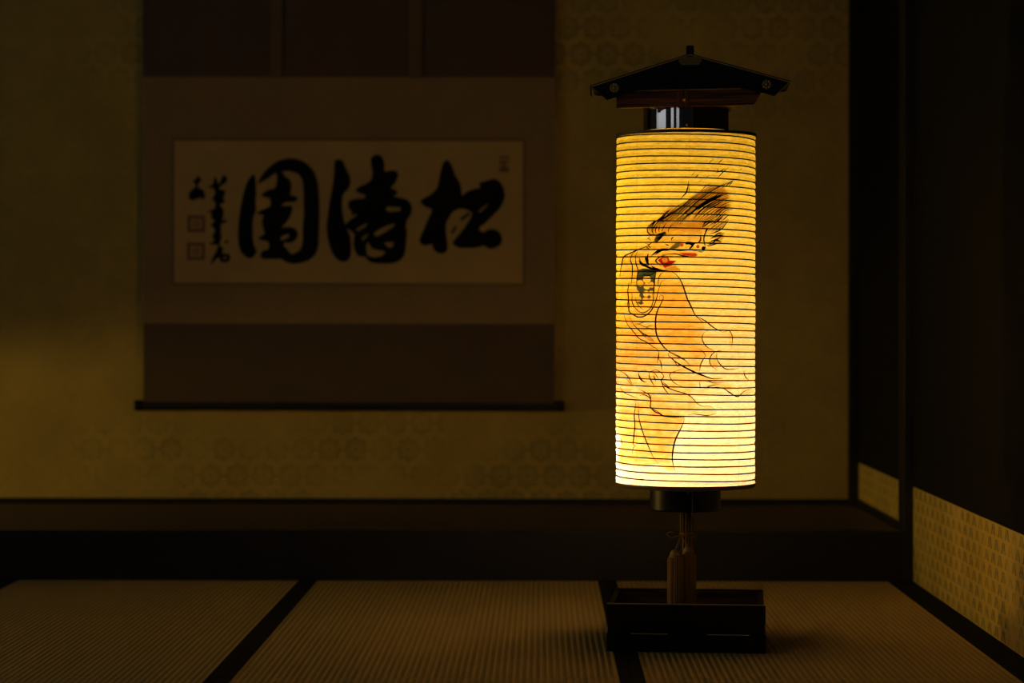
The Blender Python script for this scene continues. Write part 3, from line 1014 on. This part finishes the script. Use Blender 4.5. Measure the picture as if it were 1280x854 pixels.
for l, w in [
    ([(175, 255), (182, 340), (215, 400), (270, 432), (330, 405), (362, 345), (372, 250), (384, 120)], .8), ([(150, 175), (140, 260), (150, 350), (152, 420), (190, 450), (240, 472), (300, 456), (350, 410), (388, 330), (408, 250), (425, 190), (440, 156), (466, 144)], 1.1),
    ([(205, 290), (222, 350), (280, 412)], .7), ([(472, 64), (432, 90), (413, 130), (408, 205)], .7), ([(520, 65), (560, 85), (600, 130), (630, 190), (650, 250), (670, 310), (700, 370), (745, 458), (815, 522)], 1.25),
    ([(755, 465), (830, 505), (900, 560), (985, 605)], 1.0), ([(425, 315), (420, 292), (440, 274), (456, 300), (436, 350), (402, 420), (388, 490), (390, 590), (410, 660), (460, 735), (520, 785), (640, 853)], 1.3),
    ([(100, 430), (115, 480), (140, 540), (190, 600), (240, 660), (300, 690), (360, 730), (410, 770), (420, 850)], .8), ([(155, 460), (180, 520), (230, 580), (300, 650), (380, 700)], .6), ([(190, 545), (230, 530), (300, 560), (340, 545), (380, 550)], .6),
    ([(190, 545), (260, 600), (310, 640), (390, 700)], .6), ([(300, 560), (380, 592)], .6), ([(215, 545), (270, 520), (330, 515)], .5), ([(250, 600), (340, 650), (375, 690)], .6), ([(265, 605), (300, 655)], .5),
    ([(830, 595), (802, 640), (810, 690), (850, 740), (908, 767)], .85), ([(985, 605), (1040, 592), (1066, 630), (1070, 690), (1060, 740)], .7), ([(830, 595), (900, 580), (940, 590)], .5),
    ([(770, 750), (820, 790), (832, 830)], .6),
]:
    stroke(C_(l), w * 1.15)
for l, w in [
    ([(520, 288), (503, 296), (502, 312), (560, 365), (640, 415), (740, 465), (830, 500), (890, 520), (940, 520), (988, 515)], 1.2), ([(530, 285), (600, 325), (660, 365), (690, 405)], .7), ([(540, 340), (565, 380), (592, 422)], .6),
    ([(975, 265), (910, 285), (870, 340), (880, 400), (942, 450)], .75), ([(930, 290), (935, 350), (970, 400), (1020, 435), (1130, 430)], .75), ([(830, 320), (790, 390), (780, 455)], .8), ([(1170, 445), (1185, 500), (1222, 537)], .7),
    ([(640, 430), (560, 455), (515, 480), (520, 515), (560, 560), (660, 610)], .6), ([(240, 462), (235, 480), (262, 532), (300, 552), (312, 540)], 1.1), ([(240, 465), (280, 445), (330, 458), (400, 445), (460, 495), (438, 542), (480, 590), (540, 620), (680, 665), (760, 740), (810, 765), (870, 765), (920, 800), (928, 830)], .75),
    ([(330, 460), (335, 510), (380, 592)], .8), ([(368, 488), (392, 548)], .8), ([(440, 545), (460, 600), (515, 672)], .8), ([(450, 545), (520, 612)], .7), ([(235, 610), (330, 665), (345, 720), (345, 780), (400, 810), (462, 850)], .9),
    ([(402, 385), (416, 300), (408, 265)], .7), ([(415, 345), (435, 380), (445, 455)], .7), ([(65, 450), (130, 490), (190, 585)], .7), ([(70, 590), (110, 645), (240, 700)], .6), ([(780, 545), (785, 605)], .6), ([(785, 538), (860, 543), (905, 558), (1000, 555)], .6),
    ([(820, 605), (890, 580), (955, 568)], .6), ([(890, 610), (930, 594), (1000, 610), (1040, 640), (1100, 675), (1130, 675), (1180, 630), (1245, 610)], .75), ([(1040, 630), (1075, 660)], .5), ([(130, 520), (185, 590)], .5), ([(360, 455), (400, 500), (420, 540)], .5),
]:
    stroke(D(l), w * 1.35)
for l, w in [
    ([(205, 62), (210, 120), (200, 200), (205, 300), (195, 400), (190, 460), (205, 480), (190, 500), (178, 572)], .75), ([(235, 85), (240, 220), (270, 340), (320, 470), (370, 580), (416, 636)], .75), ([(345, 75), (345, 130), (375, 170), (430, 195), (470, 215), (550, 222), (640, 222)], .8),
    ([(640, 222), (640, 260), (600, 350), (570, 410), (548, 490), (538, 590), (550, 660), (568, 710)], 1.0), ([(680, 205), (720, 195), (790, 202), (860, 206), (925, 190)], .6), ([(245, 30), (290, 25), (335, 50), (345, 80)], .8), ([(75, 400), (88, 440), (90, 480)], .5),
]:
    stroke(E(l), w * 1.5)


def blot(poly):
    ink.prism([poly], lambda u, v, d: on_shade(u, v, R + d), 0.0006, 0.0016)


blot(B([(648, 240), (665, 226), (700, 226), (742, 238), (728, 256), (712, 278), (690, 296), (684, 286), (704, 262), (690, 252), (655, 252)]))
blot(B(disc(812, 284, 17, 12)))
ink.obj('ink_drawing', M['ink'], shade, label='black brush lines of the painted beast')

# shoulders of paper and hoops
def shoulder(z0, z1, r0, r1, name):
    mb = MB()
    mb.lathe([(r0, z0), (r1, z1), (r1 - 0.001, z1), (r0 - 0.001, z0)], 96, closed=True)
    o = mb.obj(name, M['shoulder'], lan, smooth=True)
    return o


m_, nt_, b_p = new_mat('plain_lantern_paper')
k_ = N(nt_)
nt_.nodes.remove(b_p)
d1_, t1_, x1_ = k_.new('ShaderNodeBsdfDiffuse'), k_.new('ShaderNodeBsdfTranslucent'), k_.new('ShaderNodeMixShader')
cc_ = k_.mix(k_.noise(k_.obj(), 60, 4), c4(tuple(x * 0.8 for x in PAPER)), c4(PAPER))
k_.put(d1_.inputs[0], cc_)
k_.put(t1_.inputs[0], cc_)
nt_.links.new(d1_.outputs[0], x1_.inputs[1])
nt_.links.new(t1_.outputs[0], x1_.inputs[2])
nt_.links.new(x1_.outputs[0], nt_.nodes['Material Output'].inputs['Surface'])
M['shoulder'] = m_
M['hoop_paper'] = plain('thick_brown_paper', (0.30, 0.19, 0.06), 0.8, nscale=60)
ZR0, ZR1 = zl(165.5), zl(134)       # upper ring
shoulder(ZTOP, ZR0 + 0.003, R - 0.001, 0.104, 'upper_paper_shoulder')
shoulder(ZBOT, zl(611), R - 0.001, 0.0855, 'lower_paper_shoulder').data.materials[0] = M['hoop_paper']
MB().lathe([(0.0845, zl(610)), (0.0845, zl(608.5))], 48).obj('light_stop_disc', M['satin'], lan)  # added disc, stops lamp light leaking down onto the pole
MB().lathe([(R + 0.0012, ZTOP + 0.0035), (R + 0.0012, ZTOP - 0.0035), (R - 0.003, ZTOP - 0.0035), (R - 0.003, ZTOP + 0.0035)], 96, closed=True).obj('upper_hoop', M['hoop'], lan)
MB().lathe([(R + 0.0010, ZBOT + 0.0010), (R + 0.0012, ZBOT - 0.0030), (R - 0.002, ZBOT - 0.0095), (R - 0.006, ZBOT - 0.0095), (R - 0.004, ZBOT + 0.0010)], 96, closed=True).obj('lower_hoop', M['hoop_light'], lan)

# lacquered rings
ur = MB().lathe([(0.1030, ZR0), (0.1040, ZR0 + 0.002), (0.1040, ZR1 - 0.002), (0.1030, ZR1), (0.094, ZR1), (0.094, ZR0)], 96, closed=True).obj('upper_ring', M['lacquer'], lan, smooth=False, label='glossy black upper ring')
MB().lathe([(0.0025, -0.1042), (0.0022, -0.1060), (0.0010, -0.1070)], 16, 'Y', (0.004, 0, ZR0 + 0.010)).obj('brass_pin', M['brass'], ur, label='small brass pin')
LR0, LR1 = zl(637), zl(609)
lr = MB().lathe([(0.084, LR0), (0.0862, LR0 + 0.003), (0.0862, LR1 - 0.002), (0.085, LR1), (0.03, LR1), (0.03, LR0)], 96, closed=True).obj('lower_ring', M['satin'], lan, label='black lower ring')
MB().lathe([(0.0028, -0.0862), (0.0024, -0.0882), (0.0010, -0.0892)], 16, 'Y', (0.008, 0, LR1 - 0.007)).obj('brass_pin', M['brass'], lr, label='small brass pin')
ch = MB()
for i in range(7):
    zc = LR1 - 0.006 - i * 0.0085
    ch.lathe([(0.0008, -0.0012), (0.0016, 0.0), (0.0008, 0.0012)], 10, 'X', (0.019, -0.0875, zc))
    ch.tube([(0.019, -0.0875, zc), (0.019, -0.0875, zc - 0.0085)], 0.0006, 6)
ch.obj('bead_chain', M['brass'], lr, label='tiny brass chain')

# --- roofed cap. front gable plane at local y = -0.15
GF = -0.125
GB = 0.098
SG = F / (LY + GF)         # pixels per metre there


def gx_(px):
    return (px - CX) / SG - LX + 0.0085


def gz_(py):
    return EYE - (py - CY) / SG


APX, APZ = gx_(862.5), gz_(68.0)
TIPX, TIPZ = 0.2365, gz_(105.0)
LOWX, LOWZ = 0.2000, gz_(122.5)
slope = (APZ - TIPZ) / TIPX


def gp(x, z, y):
    return (APX + x, y, z)


cap_parts = []
for yy, nm in ((GF, 'front'), (GB, 'back')):
    s_ = 1 if yy > 0 else -1
    band = 0.050
    lowslope = lambda x: LOWZ + (LOWX - abs(x)) * slope
    poly = [(0, APZ), (TIPX, TIPZ), (LOWX, LOWZ), (0.0, lowslope(0)), (-LOWX, LOWZ), (-TIPX, TIPZ)]
    if yy > 0:
        poly = [(0, APZ), (TIPX, TIPZ), (TIPX - 0.012, TIPZ - 0.002), (0.150, gz_(104)), (-0.150, gz_(104)), (-TIPX + 0.012, TIPZ - 0.002), (-TIPX, TIPZ)]
    g = MB().prism([poly], lambda u, v, d: gp(u, v, d), yy, yy - s_ * 0.012).obj('gable_board', M['satin'], lan, bevel=0.0012, label='black gable board')
    cap_parts.append(g)
    # highlight on the top edges, put in as pale strips
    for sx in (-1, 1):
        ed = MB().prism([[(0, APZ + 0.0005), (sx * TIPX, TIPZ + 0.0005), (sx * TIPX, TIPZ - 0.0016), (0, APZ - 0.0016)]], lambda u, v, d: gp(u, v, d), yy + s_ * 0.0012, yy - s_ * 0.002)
        ed.obj('highlight_strip', M['edge_highlight'], g, label='painted edge highlight')
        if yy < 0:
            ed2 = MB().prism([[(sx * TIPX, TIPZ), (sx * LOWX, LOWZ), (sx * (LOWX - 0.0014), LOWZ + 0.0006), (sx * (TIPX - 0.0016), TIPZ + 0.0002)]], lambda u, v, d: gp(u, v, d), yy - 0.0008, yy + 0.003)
            if sx > 0:  # only the right end gets its painted highlight
                ed2.obj('highlight_strip', M['edge_highlight'], g, label='painted edge highlight')
    # infill behind the board
    if yy < 0:
      cap_parts.append(MB().prism([[(0, APZ - 0.02), (0.18, gz_(111) + 0.008), (0.16, gz_(111)), (-0.16, gz_(111)), (-0.18, gz_(111) + 0.008)]], lambda u, v, d: gp(u, v, d), yy - s_ * 0.013, yy - s_ * 0.022).obj('gable_infill', M['satin'], lan))
    # rosettes
    for sx in ((-1, 1) if yy < 0 else ()):
        cx_, cz_ = APX + sx * 0.1815, gz_(107.5)
        ro = MB()
        for q in range(8):
            a = 2 * PI * q / 8
            ro.lathe([(0.0030, 0), (0.0026, s_ * 0.002), (0.0012, s_ * 0.003)], 10, 'Y', (cx_ + 0.0088 * math.cos(a), yy, cz_ + 0.0088 * math.sin(a)))
        ro.lathe([(0.0118, 0), (0.0112, s_ * 0.0012), (0.0045, s_ * 0.0012), (0.0040, s_ * 0.0030), (0.002, s_ * 0.0042)], 24, 'Y', (cx_, yy, cz_))
        ro.obj('brass_rosette', M['brass_dark'] if 'brass_dark' in M else M['brass'], g, label='brass flower stud')
    # plaque under the ridge
    pw, phh = 0.0285, 0.0095
    pz = gz_(76.0)
    pl = MB().prism([[(-pw, pz), (-pw * .72, pz + phh), (pw * .72, pz + phh), (pw, pz), (pw * .72, pz - phh), (-pw * .72, pz - phh)]], lambda u, v, d: gp(u, v, d), yy, yy + s_ * 0.0018)
    for q in range(11):
        pl.lathe([(0.0022, 0.0018 * s_), (0.0014, 0.0030 * s_)], 8, 'Y', (APX - 0.021 + 0.0042 * q, yy, pz + (0.0042 if q % 2 else -0.0042)))
    pl.obj('ridge_plaque', M['brass_old'] if 'brass_old' in M else M['brass'], g, label='dim engraved brass plaque')
# roof boards
for sx in (-1, 1):
    t_ = 0.0022
    rbm = MB().prism([[(0, APZ + 0.0006), (sx * (TIPX + 0.001), TIPZ + 0.0006), (sx * (TIPX + 0.001), TIPZ + 0.0006 + t_), (0, APZ + 0.0006 + t_)]], lambda u, v, d: gp(u, v, d), GF - 0.001, GB + 0.001)
    ro = rbm.obj('roof_board', M['satin'], lan)
    cap_parts.append(ro)
    if sx < 0:
        box('drip_strip', M['satin'], APX - TIPX - 0.0032, APX - TIPX - 0.0012, GF + 0.002, GF + 0.05, TIPZ - 0.020, TIPZ + 0.003, ro)
# ridge beam with its square end showing above the gable
cap_parts.append(box('ridge_beam', M['satin'], APX - 0.0095, APX + 0.0095, GF + 0.003, GB - 0.003, APZ - 0.010, gz_(56.2), lan, bevel=0.003))
# tie beams and posts
for s_ in (-1,):
    y0, y1 = (GF + 0.014, GF + 0.034) if s_ < 0 else (GB - 0.034, GB - 0.014)
    tb = MB().prism([[(gx_(769) - APX, gz_(132)), (gx_(941.5) - APX, gz_(132)), (gx_(951) - APX, gz_(116)), (gx_(951) - APX, gz_(111.5)), (gx_(769) - APX, gz_(111.5))]], lambda u, v, d: gp(u, v, d), y0, y1)
    tbo = tb.obj('tie_beam', M['red_wood'], lan, bevel=0.001, label='dark reddish tie beam')
    cap_parts.append(tbo)
    box('highlight_strip', M['edge_highlight'], gx_(795), gx_(925), y0 - 0.001 if s_ < 0 else y0, y1, gz_(111.5), gz_(110.7), tbo, label='painted edge highlight')  # lit beam edge drawn as a pale strip
    py0, py1 = (y0 - 0.006, y0) if s_ < 0 else (y1, y1 + 0.006)
    po = MB()
    for (a, b) in ((845.5, 848.3), (851.2, 857.0), (858.0, 860.2)):
        po.box(gx_(a), gx_(b), py0, py1, gz_(133.5), gz_(111.5))
    po.box(gx_(845.5), gx_(860.2), (py0 + py1) / 2, py1 if s_ < 0 else py1, gz_(133.5), gz_(111.5))
    pob = po.obj('centre_post', M['post_wood'], lan, label='reddish ridged centre post')
    cap_parts.append(pob)
    yf = py0 if s_ < 0 else py1
    MB().lathe([(0.0042, 0), (0.0040, s_ * 0.001), (0.0016, s_ * 0.0032)], 16, 'Y', (gx_(854), yf, gz_(123.5))).obj('brass_stud', M['brass'], pob, label='brass stud')
# board that closes the cap and sits on the ring
cap_parts.append(box('cap_board', M['satin'], APX - 0.100, APX + 0.100, GF + 0.034, GB - 0.034, gz_(132) + 0.001, gz_(104), lan, bevel=0.001))
MB().lathe([(0.1045, ZR1), (0.1045, ZR1 + 0.004), (0.09, ZR1 + 0.004), (0.09, ZR1)], 64, closed=True).obj('ring_edge', M['edge_highlight'], lan, label='pale rim above the ring')

# the cap sits a little turned and tilted on its ring
piv = Vector((0, 0, gz_(120)))
CAPM = Matrix.Translation(piv + Vector((0, 0, 0))) @ Matrix.Rotation(math.radians(1.5), 4, 'Z') @ Matrix.Rotation(math.radians(-1.0), 4, 'Y') @ Matrix.Translation(-piv)
for o in cap_parts:
    o.matrix_basis = CAPM

# --- foot: open box on a plinth
BW, BD = 0.185, 0.166
bx = 0.006
HT = 0.114
fb = box('front_panel', M['satin'], bx - BW, bx + BW, -BD, -BD + 0.012, 0.044, HT, lan, bevel=0.0012)
MB().box(bx - BW - 0.003, bx + BW + 0.003, -BD - 0.003, -BD, 0.070, HT - 0.001).obj('front_rail', M['satin'], fb, bevel=0.001)
box('highlight_strip', M['edge_highlight'], bx - BW - 0.002, bx + BW + 0.002, -BD - 0.0034, -BD - 0.0006, HT - 0.0012, HT + 0.0016, fb, label='painted highlight on the top edge')  # light along the front edge, put in as a pale strip
MB().lathe([(0.0016, -BD - 0.0028), (0.0012, -BD - 0.005)], 12, 'Y', (bx - 0.002, 0, 0.088)).obj('brass_pin', M['brass'], fb, label='small brass pin')
box('back_panel', M['red_wood'], bx - BW, bx + BW, BD - 0.012, BD, 0.044, HT, lan, bevel=0.0012, label='back panel with reddish inner face')
for sx in (-1, 1):
    a, b = (bx - BW, bx - BW + 0.012) if sx < 0 else (bx + BW - 0.012, bx + BW)
    box('side_panel', M['satin'], a, b, -BD + 0.012, BD - 0.012, 0.044, HT - 0.004, lan, bevel=0.0012)
box('box_floor', M['red_wood'], bx - BW + 0.012, bx + BW - 0.012, -BD + 0.012, BD - 0.012, 0.044, 0.052, lan)
pl = box('plinth', M['satin'], bx - BW - 0.003, bx + BW + 0.004, -BD - 0.006, BD + 0.003, 0.0015, 0.044, lan, bevel=0.0015)
for (a, b) in ((-0.130, -0.042), (0.050, 0.150)):  # pale strips paint light on the plinth, broken where shade falls
    box('highlight_strip', M['edge_highlight'], bx + a, bx + b, -BD - 0.0066, -BD - 0.0050, 0.0425, 0.0445, pl, label='painted edge highlight')

# --- pole: bundle of slim rods between the lower ring and the box
pb = MB()
for (x, y, r) in ((-0.0075, -0.004, 0.0034), (0.0, 0.004, 0.0045), (0.0055, -0.006, 0.0026), (0.0125, -0.003, 0.0046), (0.006, 0.008, 0.005)):
    pb.tube([(x + 0.004, y, 0.05), (x + 0.004, y, LR0 + 0.004)], r, 14)
pb.obj('pole', M['pole_wood'], lan, smooth=True)

# --- tassels with their cord
YT = -0.055
STS = F / (LY + YT)


def tp(px, py, y=YT):
    return Vector(((px - CX) / STS - LX, y, EYE - (py - CY) / STS))


def tassel(px, ptop, halfw, y, bottom):
    c = tp(px, ptop, y)
    r = halfw / STS
    hd = MB()
    prof = []
    for i in range(9):
        a = PI * i / 8
        prof.append((max(0.0008, r * 0.72 * math.sin(a) ** 0.8), c.z - 0.0105 + 0.0105 * math.cos(a)))
    hd.lathe(prof, 28, 'Z', (c.x, y, 0))
    for kz in range(3):
        hd.lathe([(r * 0.80, c.z - 0.013 - kz * 0.003), (r * 0.86, c.z - 0.0145 - kz * 0.003), (r * 0.80, c.z - 0.016 - kz * 0.003)], 28, 'Z', (c.x, y, 0))
    sk = MB()
    n = 88
    vs, fs = [], []
    rows = [(c.z - 0.017, 0.80), (c.z - 0.021, 0.95), (c.z - 0.030, 1.0), (c.z - 0.08, 1.0), (bottom, 1.02), (bottom, 0.2)]
    for (z, k) in rows:
        for i in range(n):
            a = 2 * PI * i / n
            rr_ = r * k * (1 + (0.10 if k > .9 else 0.03) * (1 if i % 4 < 2 else -1) * (0.7 + 0.6 * ((i * 37) % 11) / 11))
            vs.append((c.x + rr_ * math.cos(a), y + rr_ * math.sin(a), z))
    for j in range(len(rows) - 1):
        for i in range(n):
            fs.append((j * n + i, j * n + (i + 1) % n, (j + 1) * n + (i + 1) % n, (j + 1) * n + i))
    fs.append(tuple(range(n)))
    fs.append(tuple(range((len(rows) - 1) * n, len(rows) * n))[::-1])
    sk.add(vs, fs)
    o = sk.obj('tassel', M['cord'], lan, label='golden cord tassel')
    hd.obj('tassel_head', M['cord'], o, smooth=True)
    return c


ca_ = tassel(847.5, 686.5, 9.6, -0.060, 0.062)
cb_ = tassel(863.5, 683.5, 8.8, -0.040, 0.062)
knot = tp(853.5, 670, -0.030)
cd = MB()
cd.tube([ca_, ca_ + (knot - ca_) * 0.5 + Vector((0.001, 0, 0)), knot], 0.0017, 8)
cd.tube([cb_, cb_ + (knot - cb_) * 0.5 + Vector((-0.001, 0, 0)), knot], 0.0017, 8)
cd.tube([knot, tp(853.3, 650, -0.026), tp(853, 642, -0.024)], 0.0016, 8)
lp = [tp(px, py, -0.032) for px, py in ((853.5, 670), (848, 671.5), (842, 672.8), (838, 671.5), (836.2, 668.8), (838.0, 666.4), (842, 666), (844, 667))]
cd.tube(lp, 0.0013, 8)
lp = [tp(px, py, -0.026) for px, py in ((853.5, 670), (860, 671), (866, 673.5), (870.3, 672), (870.8, 669), (868, 667.2), (860, 668.5), (853.5, 670))]
cd.tube(lp, 0.0014, 8)
nk = []
for i in range(33):
    a = 2 * PI * i / 16
    nk.append((0.004 + 0.0165 * math.cos(a), 0.0165 * math.sin(a) - 0.001, knot.z + 0.001 + 0.0016 * (i / 16 - 1)))
cd.tube(nk, 0.0014, 8)
cd.lathe([(0.0012, -0.0028), (0.0030, 0), (0.0012, 0.0028)], 14, 'Z', tuple(knot))
cd.obj('tassel_cord', M['cord'], lan, smooth=True)

# ------------------------------------------------------------------ light
def point(name, loc, power, col, r):
    l = bpy.data.lights.new(name, 'POINT')
    l.energy = power
    l.color = col
    l.shadow_soft_size = r
    o = bpy.data.objects.new(name, l)
    COL.objects.link(o)
    o.location = loc
    return o


point('lantern_bulb', (LX - 0.085, LY + 0.062, 0.465), 13.0, (0.86, 0.63, 1.0), 0.026)
point('lantern_upper_fill', (LX - 0.060, LY + 0.070, 0.84), 3.0, (1.0, 0.66, 0.04), 0.04)  # this and the next are added fill lights for the upper shade
point('lantern_upper_fill', (LX - 0.045, LY + 0.055, 1.10), 2.7, (1.0, 0.66, 0.04), 0.04)
# another paper lamp, outside the picture, beyond the left end of the alcove
point('alcove_lamp', (-5.6, 7.10, 0.38), 115.0, (1.0, 0.64, 0.12), 0.28)


def area(name, loc, target, sx, sy, power, col):
    l = bpy.data.lights.new(name, 'AREA')
    l.shape = 'RECTANGLE'
    l.size, l.size_y = sx, sy
    l.energy = power
    l.color = col
    o = bpy.data.objects.new(name, l)
    COL.objects.link(o)
    o.location = loc
    o.rotation_euler = (Vector(target) - Vector(loc)).to_track_quat('-Z', 'Y').to_euler()
    return o


# dusk through the gaps of the sliding screens, left behind the camera
rc = Vector((LX, LY, 1.28))
for ang, w, p in ((-72, 2.0, 1.0), (-40, 0.45, 0.22), (-24, 0.28, 0.14)):
    a = math.radians(ang)
    d = Vector((math.sin(a), -math.cos(a), 0)) * 4.2
    area('screen_gap', rc + d + Vector((0, 0, 0.37)), rc, w, 0.16, p * 2.2, (0.97, 0.97, 1.0))

w = bpy.data.worlds.new('world')
scene.world = w
w.use_nodes = True
bg = w.node_tree.nodes['Background']
bg.inputs['Color'].default_value = (0.9, 0.95, 1.0, 1)
bg.inputs['Strength'].default_value = 0.012

# ------------------------------------------------------------------ camera focus and render look
camd.dof.use_dof = True
camd.dof.focus_distance = LY - 0.15
camd.dof.aperture_fstop = 2.6
scene.view_settings.view_transform = 'Standard'
scene.view_settings.look = 'None'
scene.view_settings.gamma = 1.0
scene.view_settings.use_curve_mapping = False
scene.view_settings.exposure = 0.0
cy = scene.cycles
cy.use_denoising = True
cy.max_bounces = 14
cy.diffuse_bounces = 8
cy.glossy_bounces = 4
cy.transmission_bounces = 10
cy.sample_clamp_indirect = 4.0
cy.use_adaptive_sampling = False
cy.caustics_reflective = False
